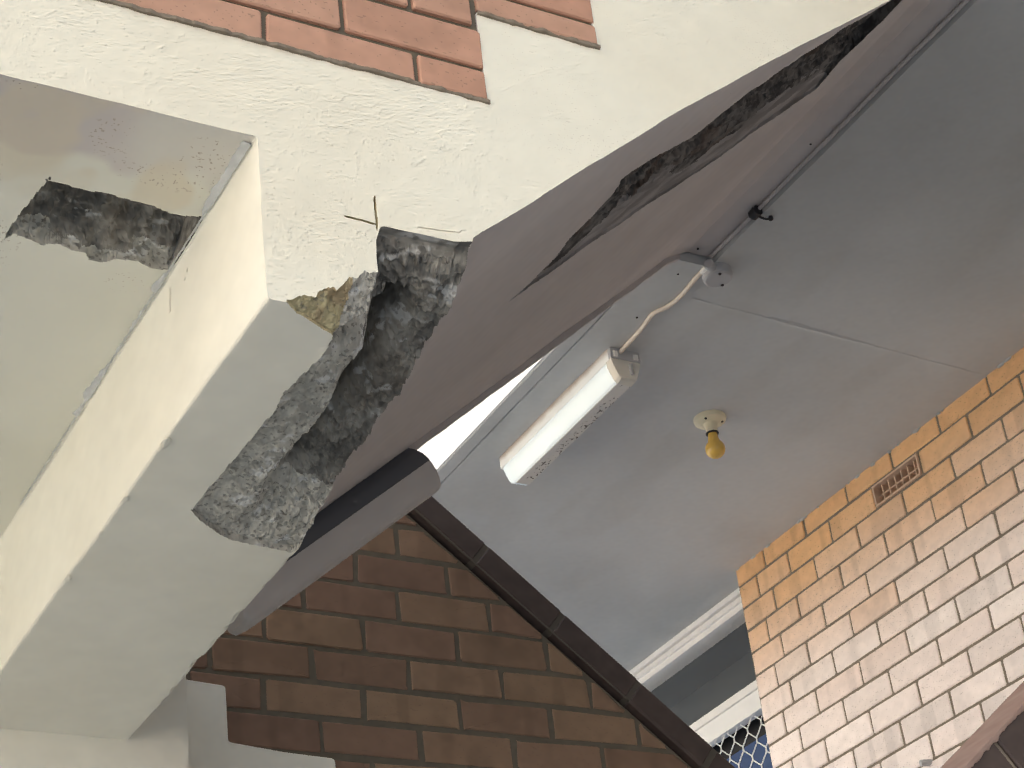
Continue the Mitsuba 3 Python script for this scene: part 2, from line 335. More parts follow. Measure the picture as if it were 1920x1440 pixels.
# cutter 3: long spall in the sloping soffit
pu = [(1.590, 2.52), (1.621, 2.487), (1.642, 2.408), (1.624, 2.326), (1.637, 2.273), (1.643, 2.209), (1.633, 2.165), (1.618, 2.145), (1.631, 2.132), (1.684, 2.131), (1.743, 2.152), (1.806, 2.17), (1.85, 2.152),
      (1.886, 2.122), (1.901, 2.10), (1.955, 2.102), (1.981, 2.08), (2.039, 2.068), (2.096, 2.069), (2.147, 2.046), (2.249, 2.075), (2.289, 2.077), (2.40, 2.05)]
plo = [(1.682, 2.505), (1.739, 2.488), (1.805, 2.487), (1.871, 2.503), (1.931, 2.496), (2.009, 2.51), (2.063, 2.514), (2.12, 2.518), (2.178, 2.511), (2.274, 2.50), (2.374, 2.497), (2.470, 2.500), (2.434, 2.374), (2.457, 2.31), (2.465, 2.252), (2.447, 2.174), (2.46, 2.10)]
ps = pu + plo[::-1]
def spall_top(X, Y):
    sd = sdist(ps, X, Y); P = np.stack([X, Y, 0 * X], -1)
    n1 = meshkit.fbm(P * 14, 3, 31) - 0.5; n2 = meshkit.fbm(P * np.array([40, 70, 1]), 3, 32) - 0.5; n3 = meshkit.fbm(P * 180, 2, 33) - 0.5
    far = np.clip(2.525 - Y, 0, 1)
    d = 0.006 + 0.075 * far + 0.010 * n1
    d = np.minimum(d, 0.006 + sd * 1.4 + 0.10 * np.clip((2.3 - Y) * 4, 0, 1))
    d = d + np.clip((far - 0.06) * 9, 0.08, 1) * (0.020 * n2 + 0.012 * n3) + 0.012 * (far > 0.20 + 0.25 * n1)
    return np.where(sd > 0, zs(X) + np.clip(d, 0.004, 0.10), zs(X) - 0.03)
cut3 = mani(height_solid(np.arange(1.55, 2.52, 0.0045), np.arange(1.98, 2.56, 0.004), spall_top, lambda X, Y: zs(X) - 0.05, 0.004)).as_original()

# saw-cut overruns in the front render, hairline along the spall, scratch and pocks on the beam side
def strip_cut(p0, p1, w, depth, y=Y0):
    p0, p1 = np.array(p0), np.array(p1); L = np.linalg.norm(p1 - p0); n = 14; s = np.linspace(0, 1, n)
    d = (p1 - p0) / L; q = np.array([-d[1], d[0]]); pts = []
    wob = [(rng.random() - .5) * w * .22 for _ in s]
    a = [p0 + (p1 - p0) * t + q * (w / 2 * min(1, 6 * t * (1 - t) + .35) + o) for t, o in zip(s, wob)]
    b = [p0 + (p1 - p0) * t - q * (w / 2 * min(1, 6 * t * (1 - t) + .35) - o) for t, o in zip(s, wob)]
    return mani(prism_xz(Polygon(a + b[::-1]).buffer(0), y - 0.02, y + depth)).as_original()
scr = m3.Manifold.cube((0.012, 0.006, 0.045)).translate((0.849, 2.289, 1.650)) + m3.Manifold.cube((0.010, 0.006, 0.006)).translate((0.850, 2.216, 1.676)) + m3.Manifold.cube((0.010, 0.005, 0.005)).translate((0.850, 2.228, 1.669))
chips = m3.Manifold()
for i in range(34):   # chipped lower right arris and scattered nicks
    y = rng.uniform(2.60, 3.30) if i < 34 else rng.uniform(2.0, 3.3); x = 1.181 if i < 34 else 0.855
    s = m3.Manifold.sphere(rng.uniform(0.004, 0.013) if i < 34 else rng.uniform(0.002, 0.0045), 10).scale((1.0, rng.uniform(1.0, 2.6), 0.8)).translate((x + rng.uniform(-0.002, 0.006) * (1 if i < 34 else -1), y, BZ - 0.002))
    chips = chips + s
sawA, sawB = strip_cut((0.979, 1.6125), (1.030, 1.6105), 0.0036, 0.008), strip_cut((1.0295, 1.660), (1.0285, 1.600), 0.0036, 0.008)
sawC = strip_cut((1.093, 1.6215), (1.172, 1.6285), 0.0022, 0.003)
sawD = strip_cut((1.178, 1.640), (1.205, 1.700), 0.0014, 0.003) + strip_cut((0.93, 1.50), (0.905, 1.56), 0.0012, 0.003)
cut_small = sawA + sawB + sawC + scr + chips.as_original()

full = body - cut1 - cut2 - cut3 - cut_small
gm = full.to_mesh()
V = np.array(gm.vert_properties[:, :3], float); F = np.array(gm.tri_verts)
orig = np.zeros(len(F), int); ri = np.array(gm.run_index) // 3
for a, b, o in zip(ri[:-1], ri[1:], gm.run_original_id): orig[a:b] = o
C0 = V[F].mean(1); N0 = np.cross(V[F[:, 1]] - V[F[:, 0]], V[F[:, 2]] - V[F[:, 0]]); N0 /= np.linalg.norm(N0, axis=1, keepdims=True) + 1e-12
# hand-worked surfaces: slow waves and small unevenness; the front edge of the flight sags where it rises
W = V.copy()
for a in range(3):
    W[:, a] += (meshkit.fbm(V * 5 + 31 * a, 2, 41 + a) - 0.5) * 0.006 + (meshkit.fbm(V * 38 + 7 * a, 2, 51 + a) - 0.5) * 0.0022
dip = np.interp(V[:, 0], [1.181, 1.6, 1.897, 2.167, 2.5, 2.7], [-.008, 0, .024, .054, .07, .0])
frac = np.clip(1 - (V[:, 2] - zs(V[:, 0])) / 0.12, 0, 1) * (V[:, 0] > 1.16)
W[:, 2] -= dip * frac * np.exp(-np.clip(V[:, 1] - Y0, 0, 9) / 0.10)
is_body = orig == body_id
front = is_body & (N0[:, 1] < -0.6) & (C0[:, 1] < Y0 + 0.012)
land = is_body & ~front & (C0[:, 0] < 0.852) & (C0[:, 2] > LZ - 0.004)
beam = is_body & ~front & ~land & (C0[:, 0] < 1.19) & (C0[:, 2] < 1.74)
flight = is_body & ~front & ~land & ~beam
o1, o2, o3 = cut1.original_id(), cut2.original_id(), cut3.original_id()
sandy = (orig == o1) & (C0[:, 0] < 0.985 - 0.10 * (C0[:, 1] - 1.935)) & (C0[:, 1] < 2.03) & (C0[:, 2] > BZ + 0.001)
ia, ib = orig == sawA.original_id(), orig == sawB.original_id()
other = ~is_body & ~np.isin(orig, [o1, o2, o3]) & ~ia & ~ib
beam |= other
S = "concrete_staircase"
def part(name, mask, bsdf, smooth=25):
    t = trimesh.Trimesh(W, F[mask], process=False); t.remove_unreferenced_vertices(); return put(name, t, bsdf, smooth)
tag(S, "cream rendered concrete stair landing, beam and rising flight with broken concrete", "staircase")
part(S + "__fascia", front, "cream_stucco"); tag(S + "__fascia", "cream sand-textured front face")
part(S + "__landing", land, "landing_paint"); tag(S + "__landing", "stained cream landing soffit at left")
part(S + "__beam", beam, "cream_smooth"); tag(S + "__beam", "cream painted downstand beam running back from the front corner")
part(S + "__flight", flight, "flight_paint"); tag(S + "__flight", "grey painted sloping soffit of the flight")
xrf = np.interp(C0[:, 1], [1.93, 1.975, 2.03, 2.075], [1.020, 1.022, 1.048, 1.072]) + 0.03 * (meshkit.fbm(C0 * 16, 3, 11) - 0.5)
pale = (orig == o1) & ~sandy & (C0[:, 0] < xrf) & (C0[:, 1] < 2.60)
pale |= (orig == o1) & (C0[:, 1] > 2.44 + 0.10 * (meshkit.fbm(C0 * 22, 3, 19) - .5))
part(S + "__beam__fractured_mortar", pale & ~sandy, "concrete_pale"); tag(S + "__beam__fractured_mortar", "pale grey fractured side of the break-out")
part(S + "__beam__broken_concrete", (orig == o1) & ~sandy & ~pale, "concrete"); tag(S + "__beam__broken_concrete", "long rough break-out with exposed grey concrete and a deep dark groove")
part(S + "__beam__broken_render", sandy, "sand_mortar"); tag(S + "__beam__broken_render", "yellow sandy mortar at the front tip of the break")
rim = (orig == o2) & (C0[:, 1] > 2.262 + 0.07 * (meshkit.fbm(C0 * 30, 3, 17) - .5))
part(S + "__landing__fractured_mortar", rim, "concrete_pale")
part(S + "__landing__broken_concrete", (orig == o2) & ~rim, "concrete"); tag(S + "__landing__broken_concrete", "rectangular dark hole hacked into the landing soffit")
far_side = (orig == o3) & (C0[:, 1] > np.interp(C0[:, 0], [1.6, 1.7, 1.78, 1.9, 2.0, 2.1, 2.25, 2.36, 2.47], [2.50, 2.47, 2.38, 2.35, 2.46, 2.43, 2.39, 2.39, 2.45]) + 0.09 * (meshkit.fbm(C0 * np.array([9, 40, 9]), 3, 63) - .5))
part(S + "__flight__loose_layer", far_side, "plate_concrete"); tag(S + "__flight__loose_layer", "paler smoother layer along the far side of the spall")
part(S + "__flight__broken_concrete", (orig == o3) & ~far_side, "spall_concrete"); tag(S + "__flight__broken_concrete", "long dark spall running up the sloping soffit")
part(S + "__fascia__saw_cut", ia, "sand_mortar"); part(S + "__fascia__saw_cut", ib, "sand_mortar")

# downstand lip along the rear edge of the flight
lip = Polygon([(1.19, float(zs(1.19)) - 0.021), (2.62, float(zs(2.62)) - 0.018), (2.665, 2.889), (2.665, 3.0), (1.19, 1.85)])
lipm = tm(mani(prism_xz(lip, 3.334, 3.349)).refine_to_length(0.03)); v = lipm.vertices.copy()
lipm.vertices = v + np.stack([meshkit.fbm(v * 30 + 9 * k, 2, 71 + k) - 0.5 for k in range(3)], -1) * 0.005
put(S + "__edge_strip", lipm, "flight_paint", 30)
# grey filler smeared along the angle between landing soffit and beam
rs = np.random.RandomState(5); ysl = np.arange(1.95, 3.05, 0.006)
wd = 0.003 + 0.010 * np.clip(meshkit.fbm(np.stack([ysl * 22, ysl * 0, ysl * 0], -1), 3, 81) - 0.25, 0, 1) + 0.003 * np.exp(-((ysl - 2.02) / 0.10) ** 2)
wd *= np.where((ysl > 2.13) & (ysl < 2.285), 0.0, 1) * np.where(ysl > 2.72, 0.35, 1)
vs = []; fs = []
for i, (y, w) in enumerate(zip(ysl, wd)):
    e = 0.003 * (rs.rand() - .5)
    vs += [(0.8535, y, LZ - max(w, .0006) * 0.55), (0.8495, y, LZ - 0.0032), (0.855 - max(w, .0006) * 1.6 - e, y, LZ - 0.0012), (0.856, y, LZ + 0.006)]
    if i:
        b0 = 4 * i
        for k in range(4):
            k2 = (k + 1) % 4; fs += [[b0 - 4 + k, b0 + k, b0 + k2], [b0 - 4 + k, b0 + k2, b0 - 4 + k2]]
put(S + "__sealant", trimesh.Trimesh(np.array(vs) + [-0.003, 0, 0.0], fs, process=False), "sealant", False)
tag(S + "__sealant", "grey filler smeared along the soffit angle")
# dribbles of render left on the lower arris of the beam
for y, r in ((2.326, .007), (2.506, .0055), (2.624, .004), (2.789, .006), (2.345, .0035)):
    t = trimesh.creation.icosphere(2, r); t.vertices = t.vertices * [0.9, 1.9, 0.5] + (meshkit.fbm(t.vertices * 300, 2, int(y * 100))[:, None] - .5) * r * 1.2; t.apply_translation((0.858, y, BZ - 0.001))
    put(S + "__beam__render_dribble", t, "cream_smooth", True)

# ------------------------------------------------------------------ brick-work builder
def wall_bricks(holder, courses, bsdf, place, depth=0.06, joint=0.010, clip=None, proud=0.0, bias=None, rough=0.0022):
    """courses: list of (z0, z1, [head positions sorted]); place(u, d, z) -> world, d measured out of the wall face."""
    for z0, z1, heads in courses:
        for u0, u1 in zip(heads[:-1], heads[1:]):
            j = joint / 2
            a, b, c, d = u0 + j, u1 - j, z0 + j, z1 - j
            if b - a < 0.02: continue
            P = sbox(a, c, b, d)
            if clip is not None: P = P.intersection(clip)
            if P.is_empty or P.area < 2e-4: continue
            if P.geom_type != "Polygon": P = max(P.geoms, key=lambda g_: g_.area)
            P = P.simplify(0.0005)
            pts = np.array(P.exterior.coords)[:-1]
            if not P.exterior.is_ccw: pts = pts[::-1]
            # soften the corners in plan, then bevel the face
            P2 = P.buffer(-0.004).buffer(0.004, quad_segs=2)
            if P2.is_empty or P2.geom_type != "Polygon": continue
            pts = np.array(P2.exterior.coords)[:-1]
            pts = pts + (np.array([[rng.random() - .5, rng.random() - .5] for _ in pts])) * rough
            cen = pts.mean(0); out = 0.0015 * (rng.random() - .5) * 2 + proud; tilt = [(rng.random() - .5) * 0.012, (rng.random() - .5) * 0.02]
            inn = np.array(Polygon(pts).buffer(-0.0022, join_style=2).exterior.coords)[:-1] if False else cen + (pts - cen) * (1 - 0.0028 / np.maximum(np.abs(pts - cen), 0.012))
            n = len(pts)
            face_d = lambda q: out + (q - cen) @ np.array(tilt)
            A = [place(q[0], -depth, q[1]) for q in pts]; B = [place(q[0], face_d(q) - 0.0026, q[1]) for q in pts]; Cc = [place(q[0], face_d(q), q[1]) for q in inn]
            Vv = np.array(A + B + Cc + [place(cen[0], out, cen[1])]); Ff = []
            for i in range(n):
                k = (i + 1) % n
                Ff += [[i, k, n + k], [i, n + k, n + i], [n + i, n + k, 2 * n + k], [n + i, 2 * n + k, 2 * n + i], [2 * n + i, 2 * n + k, 3 * n]]
            ru = [float(np.clip(rng.random() + (bias(cen[0]) if bias else 0), 0, 1)), rng.random()]
            put(holder + "__brick", trimesh.Trimesh(Vv, Ff, process=False), bsdf, uv=np.tile(ru, (len(Vv), 1)))

# front balustrade on the stair: red bricks stepping up with the treads
FB = "brick_balustrade"
tag(FB, "red brick balustrade stepping up above the cream fascia", "balustrade")
cz = lambda k: 1.894 + 0.0835 * k
rows = [(1.886, 1.953, [0.40 - .24, 0.40, 0.634, 0.872, 1.117, 1.240]), (1.953, 2.037, [0.05, 0.283, 0.523, 0.765, 0.999, 1.240]), (2.037, 2.1205, [0.40, 0.634, 0.877, 1.117, 1.2285]),
        (2.1205, 2.204, [.283, .523, .765, .999, 1.238, 1.464]), (2.204, 2.288, [.634, .877, 1.117, 1.357, 1.464])]
up = [(2.068, 2.1205, [1.2325, 1.462])]
FY = 1.931
place_f = lambda u, d, z: (u, FY - d, z)
wall_bricks(FB, rows[:2] + [(rows[2][0], rows[2][1], rows[2][2])] + up, "brick_red", place_f, 0.10, 0.009)
wall_bricks(FB, rows[3:], "brick_red", place_f, 0.10, 0.009)
wall_bricks(FB, [(2.249, 2.333, [1.461, 1.672])], "brick_red", place_f, 0.10, 0.009)
mp = Polygon([(-2.6, 1.8925), (1.2345, 1.8925), (1.2345, 2.0745), (1.457, 2.0745), (1.457, 2.257), (1.679, 2.257), (1.679, 2.439), (1.90, 2.439), (1.90, 3.2), (-2.6, 2.85)])
put(FB + "__mortar", prism_xz(mp, FY + 0.007, FY + 0.107), "mortar_dark")
# bed of rough mortar squeezed out under the bottom course
for (x0, x1, z) in ((-0.3, 1.238, 1.8905), (1.236, 1.461, 2.0722)):
    n = int((x1 - x0) / 0.004); vs, fs = [], []
    for i in range(n + 1):
        x = x0 + (x1 - x0) * i / n; h = 0.004 + 0.008 * max(0, meshkit.fbm(np.array([x * 60, 0, z]), 3, 91) - 0.3); o = 0.002 + 0.006 * meshkit.fbm(np.array([x * 90, 4, z]), 2, 92)
        vs += [(x, FY + 0.02, z + 0.004), (x, FY - o + 0.004, z + 0.003), (x, FY - o + 0.0045, z - h * 0.5), (x, FY + 0.02, z - h)]
        if i:
            b0 = 4 * i
            for k in range(4): k2 = (k + 1) % 4; fs += [[b0 - 4 + k, b0 + k, b0 + k2], [b0 - 4 + k, b0 + k2, b0 - 4 + k2]]
    put(FB + "__mortar_squeeze", trimesh.Trimesh(vs, fs, process=False), "mortar_grey")

# ------------------------------------------------------------------ rendered wall that carries the beam (lower left)
RW = "rendered_wall"
w = tm(mani(cat([bx(-2.6, 1.30, 3.43, 3.7, -1.6, 1.80)])).refine_to_length(0.06)); v = w.vertices.copy()
w.vertices = v + np.stack([meshkit.fbm(v * 9 + 5 * k, 2, 101 + k) - 0.5 for k in range(3)], -1) * 0.004
put(RW, w, "cream_smooth", 25); tag(RW, "cream rendered wall under the far end of the beam", "wall")

# ------------------------------------------------------------------ rear brick wall with sloping dark coping
BW = "brick_wall"; BY = 3.66
tag(BW, "shaded brown brick wall with dark sloping coping below the grey rail", "wall")
cop = lambda x: 2.173 - 0.818 * (x - 1.969)
clipw = Polygon([(1.30, 1.0), (2.90, 1.0), (2.90, cop(2.90) - 0.008), (1.30, cop(1.30) - 0.008)])
bedA = [1.81 + 0.242 * n for n in range(-3, 5)]; bedB = [1.69 + 0.242 * n for n in range(-2, 6)]
courses = []
for k in range(-5, 9):
    hs = bedA if k % 2 == 0 else bedB
    if k == 1: hs = [x - 0.027 for x in bedB]
    off = (rng.random() - .5) * 0.016
    courses.append((1.803 + 0.0855 * k, 1.803 + 0.0855 * (k + 1), [1.37 + (0 if k % 2 else .02)] + [h + off for h in hs if h > 1.42]))
place_b = lambda u, d, z: (u, BY - d, z)
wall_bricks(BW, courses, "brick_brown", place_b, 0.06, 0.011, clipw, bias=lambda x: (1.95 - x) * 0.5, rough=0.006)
put(BW + "__mortar", prism_xz(Polygon([(1.29, -1.6), (4.2, -1.6), (4.2, cop(4.2)), (2.9, cop(2.9)), (1.29, cop(1.29))]).intersection(sbox(1.29, -1.6, 3.88, 2.7)), BY + 0.0022, BY + 0.115), "mortar_dark")
# render lapped on to the brick toothing
def blob_xz(poly, y0, y1): return prism_xz(Polygon(poly).buffer(-0.008).buffer(0.016, quad_segs=4).buffer(-0.008, quad_segs=4), y0, y1)
put(BW + "__render_patch", blob_xz([(1.28, 1.2), (1.735, 1.2), (1.720, 1.536), (1.60, 1.541), (1.474, 1.553), (1.472, 1.681), (1.388, 1.686), (1.28, 1.69)], BY - 0.010, BY + 0.006), "cream_smooth")
tag(BW + "__render_patch", "cream render stepping over the brick ends")
# coping bricks
ddir = np.array([0.774, -0.633]); nrm = np.array([0.633, 0.774])
x0c, z0c = 2.116, 2.064
for i in range(-3, 6):
    s0 = np.array([x0c, z0c]) + ddir * (0.249 * i); L = 0.242; hgt = 0.070
    t = rbox(L, 0.24, hgt, 0.006); vv = t.vertices.copy()
    cxz = s0 + ddir * (0.249 / 2 ) + nrm * (hgt / 2 + rng.uniform(-.002, .002))
    t.vertices = np.c_[cxz[0] + vv[:, 0] * ddir[0] + vv[:, 2] * nrm[0], 3.64 + 0.12 + vv[:, 1] + rng.uniform(-.002, .002), cxz[1] + vv[:, 0] * ddir[1] + vv[:, 2] * nrm[1]]
    put(BW + "__coping_brick", t, "coping_brown")
mb = rbox(0.249 * 8.6, 0.236, 0.066, 0.002); vv = mb.vertices.copy(); c0 = np.array([x0c, z0c]) + ddir * 0.249 * 1.5 + nrm * 0.034
mb.vertices = np.c_[c0[0] + vv[:, 0] * ddir[0] + vv[:, 2] * nrm[0], 3.76 + vv[:, 1], c0[1] + vv[:, 0] * ddir[1] + vv[:, 2] * nrm[1]]
put(BW + "__coping_mortar", mb, "coping_joint")
mat("coping_joint", (0.10, 0.088, 0.075), 0.9, 0.1)
# flight of stairs behind that wall, going down to the right
fl = [(1.18, 1.716), (1.18, 1.894)]
x, z = 1.30, 1.894
for i in range(8): fl += [(x, z), (x, z - 0.182)]; x += 0.222; z -= 0.182
fl += [(x, z), (x - .05, z - 0.16), (1.36, 1.55)]
LF = "lower_flight"
put(LF, prism_xz(Polygon(fl).buffer(0), 3.80, 4.90), "flight_paint"); tag(LF, "concrete flight of steps behind the dark coped brick wall", "stairs")

# ------------------------------------------------------------------ rounded rail under the rear edge of the flight
RL = "stringer_rail"; tag(RL, "grey painted rounded beam under the rear edge of the sloping flight", "beam")
ax = np.array([0.764, 0.645]); nn = np.array([0.645, -0.764]); P0 = np.array([1.799, 2.153])
secA = [(3.336, -0.004), (3.318, 0.014), (3.308, 0.030), (3.304, 0.0515), (3.40, 0.0515), (3.40, -0.004)]
secB = [(3.304, 0.052), (3.3055, 0.068), (3.309, 0.084), (3.317, 0.102), (3.327, 0.112), (3.338, 0.1155), (3.352, 0.1145), (3.40, 0.108), (3.40, 0.052)]
def sweep(sec, s0, s1, taper=0.03):
    ss = [s0, s0 + taper * .25, s0 + taper, s1 - taper * .4, s1 - taper * .1, s1]; sc = [0.72, 0.92, 1, 1, .97, .86]
    V, F = [], []; m = len(sec)
    for s, k in zip(ss, sc):
        for y, h in sec:
            hh = h if h < 0.06 else 0.05 + (h - 0.05) * k
            q = P0 + ax * s + nn * hh; V.append((q[0], y, q[1]))
    for i in range(len(ss) - 1):
        for j in range(m):
            a, b, c, d = i * m + j, i * m + (j + 1) % m, (i + 1) * m + (j + 1) % m, (i + 1) * m + j
            F += [[a, b, c], [a, c, d]]
    for base, rev in ((0, 0), ((len(ss) - 1) * m, 1)):
        for j in range(1, m - 1): F.append([base, base + j, base + j + 1][:: 1 if rev else -1])
    t = trimesh.Trimesh(V, F, process=False)
    if t.volume < 0: t.invert()
    return t
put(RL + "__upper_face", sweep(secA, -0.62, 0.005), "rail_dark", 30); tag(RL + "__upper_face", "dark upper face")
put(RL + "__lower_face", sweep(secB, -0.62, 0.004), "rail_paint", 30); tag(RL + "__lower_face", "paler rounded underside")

# ------------------------------------------------------------------ ceiling (underside of the upper landing)
CE = "ceiling"
cpoly = [sbox(2.765, 1.935, 4.3, 9.0), sbox(2.611, 3.342, 2.766, 9.0)]
main = unary_union(cpoly)
def slab(P, z0, z1):
    return trimesh.creation.extrude_polygon(P, z1 - z0, engine="earcut").apply_translation((0, 0, z0))
cm = mani(slab(main, CZ, 3.06)) + mani(slab(sbox(2.565, 3.342, 2.605, 9.0), CZ, 3.06)) + mani(slab(sbox(2.60, 3.342, 2.62, 9.0), CZ + 0.006, 3.06))
cm = cm.refine_to_length(0.05); t = tm(cm); v = t.vertices.copy()
t.vertices = v + np.stack([meshkit.fbm(v * 6 + 5 * k, 2, 111 + k) - 0.5 for k in range(3)], -1) * [0.003, 0.003, 0.007]
put(CE, t, "ceiling_paint", 25); tag(CE, "grey painted concrete ceiling over the upper landing", "ceiling")
put(CE + "__slab_edge", bx(2.556, 2.5645, 3.345, 9.0, 2.8925, 3.5), "white_edge"); tag(CE + "__slab_edge", "bright white edge face of the slab seen through the stair gap")
mat("white_edge", (0.88, 0.88, 0.87), 0.6, 0.3)
# daywork joint: a low ridge running across the ceiling
xs = np.arange(2.80, 3.90, 0.01); vs, fs = [], []
for i, x in enumerate(xs):
    y = 3.486 + (x - 2.804) * 0.0466 + 0.004 * (meshkit.fbm(np.array([x * 12, 1, 1]), 2, 121) - .5); h = CZ - 0.0006 - 0.0022 * meshkit.fbm(np.array([x * 9, 2, 1]), 2, 122)
    vs += [(x, y - 0.012, CZ + .004), (x, y - 0.002, h), (x, y + 0.003, h), (x, y + 0.020, CZ + .004)]
    if i:
        b0 = 4 * i
        for k in range(3): fs += [[b0 - 4 + k, b0 + k + 1, b0 + k], [b0 - 4 + k, b0 - 3 + k, b0 + k + 1]]
put(CE + "__joint_ridge", trimesh.Trimesh(vs, fs, process=False), "ceiling_paint", 30)
# bits of render along the junction with the brick wall
for i in range(26):
    y = rng.uniform(3.35, 4.9); r = rng.uniform(0.003, 0.009); b = trimesh.creation.icosphere(1, r); b.vertices = b.vertices * [0.7, rng.uniform(1, 2.4), .8] + (meshkit.fbm(b.vertices * 400, 1, i)[:, None] - .5) * r; b.apply_translation((3.898, y, CZ - .001))
    put(CE + "__render_crumb", b, "ceiling_paint", True)

# ------------------------------------------------------------------ right-hand buff brick wall
RB = "brick_wall_001"; RX, YE = 3.9, 4.9
tag(RB, "pale buff brick wall with an air vent at the right", "wall")
cs = []
for k in range(-1, 14):
    z1 = 2.824 - 0.0838 * (k - 1) if k >= 1 else (2.905 if k == 0 else None)
    if z1 is None: continue
    z0 = 2.824 - 0.0838 * k
    if k % 2 == 0: hs = [4.9, 4.722] + [4.722 - 0.2372 * i for i in range(1, 8)]
    else: hs = [4.9, 4.790, 4.608] + [4.608 - 0.2372 * i for i in range(1, 8)]
    if k == 0: hs = [4.9] + [4.733 - 0.2372 * i for i in range(0, 8)]
    off = (rng.random() - .5) * 0.012; hs = [hs[0]] + [h + off for h in hs[1:]]
    if k == 1: hs = [h - off for h in hs]; hs[0] = 4.9
    cs.append((z0, z1, sorted(hs), k))
place_r = lambda u, d, z: (RX - d, u, z)
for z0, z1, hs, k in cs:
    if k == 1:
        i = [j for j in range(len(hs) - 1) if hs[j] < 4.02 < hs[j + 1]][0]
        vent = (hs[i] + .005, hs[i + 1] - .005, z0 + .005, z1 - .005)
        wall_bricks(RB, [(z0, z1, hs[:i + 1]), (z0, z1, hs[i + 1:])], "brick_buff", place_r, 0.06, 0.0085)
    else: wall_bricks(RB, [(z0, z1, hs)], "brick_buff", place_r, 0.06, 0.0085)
ya, yb, za, zb = vent
core = mani(bx(RX + 0.0036, 5.2, 1.95, YE - 0.001, -1.6, 3.06)) - mani(bx(RX - .01, RX + 0.09, ya, yb, za, zb))
put(RB + "__mortar", tm(core), "mortar_grey")
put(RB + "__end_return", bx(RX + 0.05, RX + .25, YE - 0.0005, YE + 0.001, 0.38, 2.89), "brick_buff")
# lower courses, outside the picture
put(RB + "__lower_courses", bx(RX - 0.0005, RX + 0.01, 1.95, YE, 0.38, cs[-1][0]), "plain_brick")
# terracotta air vent
AV = RB + "__air_vent"
tag(key_for(AV), "terracotta air vent brick with two rows of square openings"); counts[AV] = 0
fr = mani(bx(RX - 0.004, RX + 0.07, ya, yb, za, zb)) - mani(bx(RX - 0.02, RX + 0.062, ya + .006, yb - .006, za + .006, zb - .006))
scene[AV] = mikit.ply(tm(fr), "vent_clay")
mat("vent_clay", proc(lambda p, n, uv: mix((0.66, 0.49, 0.36), (0.56, 0.39, 0.28), fbm(p.x * 60, p.y * 60, p.z * 60, 2))), 0.85, 0.2)
for i in range(1, 7):
    y = ya + (yb - ya) * i / 7; put(AV + "__bar", bx(RX + 0.010, RX + 0.045, y - 0.0022, y + 0.0022, za + .0055, zb - .0055), "vent_clay")
put(AV + "__cross_bar", bx(RX + 0.012, RX + 0.044, ya + .0055, yb - .0055, (za + zb) / 2 - .0022, (za + zb) / 2 + .0022), "vent_clay")
put(AV + "__dark_gap", bx(RX + 0.060, RX + 0.0615, ya + .0055, yb - .0055, za + .0055, zb - .0055), "black")
# little pipe stub low on the wall
PS = "pipe_stub"; t = tube([(3.92, 4.150, 1.900), (3.885, 4.160, 1.899), (3.872, 4.165, 1.898)], 0.010, 14)
put(PS, t, "grey_plastic", 30); tag(PS, "small grey pipe end sticking out low on the pale brick wall", "pipe")

# ------------------------------------------------------------------ doorway beyond the brick wall
DW = "doorway"; tag(DW, "white framed door opening with dark transom and diamond security mesh", "door"); DX = 4.0
dy0, dy1 = 4.902, 6.05
for i, (za_, zb_, xo) in enumerate(((2.868, 2.8885, -0.012), (2.846, 2.864, 0.0), (2.822, 2.842, 0.010))):
    put(DW + "__head_moulding", bx(DX + xo, DX + 0.09, dy0, dy1, za_, zb_), "white_metal")
put(DW + "__frame_back", bx(DX + 0.012, DX + 0.06, dy0, dy1, 2.8275, 2.8895), "white_metal")
put(DW + "__transom_glass", bx(DX + 0.034, DX + 0.038, dy0, dy1, 2.536, 2.824), "glass_dark"); tag(DW + "__transom_glass", "dark transom pane")
put(DW + "__room_beyond", cat([bx(DX + 0.35, DX + 0.37, dy0, dy1, 2.40, 2.9), bx(DX + .11, DX + .36, dy0, dy1, 2.88, 2.90)]), "dark_room")
put(DW + "__transom_rail", bx(DX - 0.004, DX + 0.06, dy0, dy1, 2.509, 2.538), "white_metal")
put(DW + "__screen_frame", bx(DX + 0.002, DX + 0.04, dy0, dy1, 2.4365, 2.5065), "white_gloss")
put(DW + "__jamb", bx(DX, DX + 0.09, dy1, dy1 + 0.06, 0.38, 2.89), "white_metal")
# expanded diamond mesh
tubes = []
for r in range(-1, 10):
    zc = 2.4015 - 0.0503 * r
    for c in range(-1, 15):
        yc = 4.892 + 0.0842 * c + (0.0421 if r % 2 else 0.0)
        for s in (-1, 1):
            a_ = np.array([DX + 0.02, yc, zc]); b_ = np.array([DX + 0.02, yc + s * 0.0421, zc - 0.0503])
            if max(a_[2], b_[2]) > 2.46: continue
            mid = [a_, a_ + [0, 0, -0.007], a_ + [0, s * 0.011, -0.0165], a_ + [0, s * 0.031, -0.0340], b_ + [0, 0, 0.007], b_]
            tubes.append(tube(smooth_path(mid, 8), 0.0026, 6))
put(DW + "__mesh_screen", cat(tubes), "white_gloss", 40); tag(DW + "__mesh_screen", "white diamond pattern security mesh", kind="stuff")
put(DW + "__door_panel", bx(DX + 0.075, DX + 0.11, dy0, dy1, 0.40, 2.385), "blue_door"); tag(DW + "__door_panel", "dark blue door leaf behind the mesh")
put(DW + "__recess_shade", bx(DX + 0.09, DX + 0.13, dy0, dy1, 2.386, 2.53), "black")  # flat black stands in for the shade in the recess above the leaf

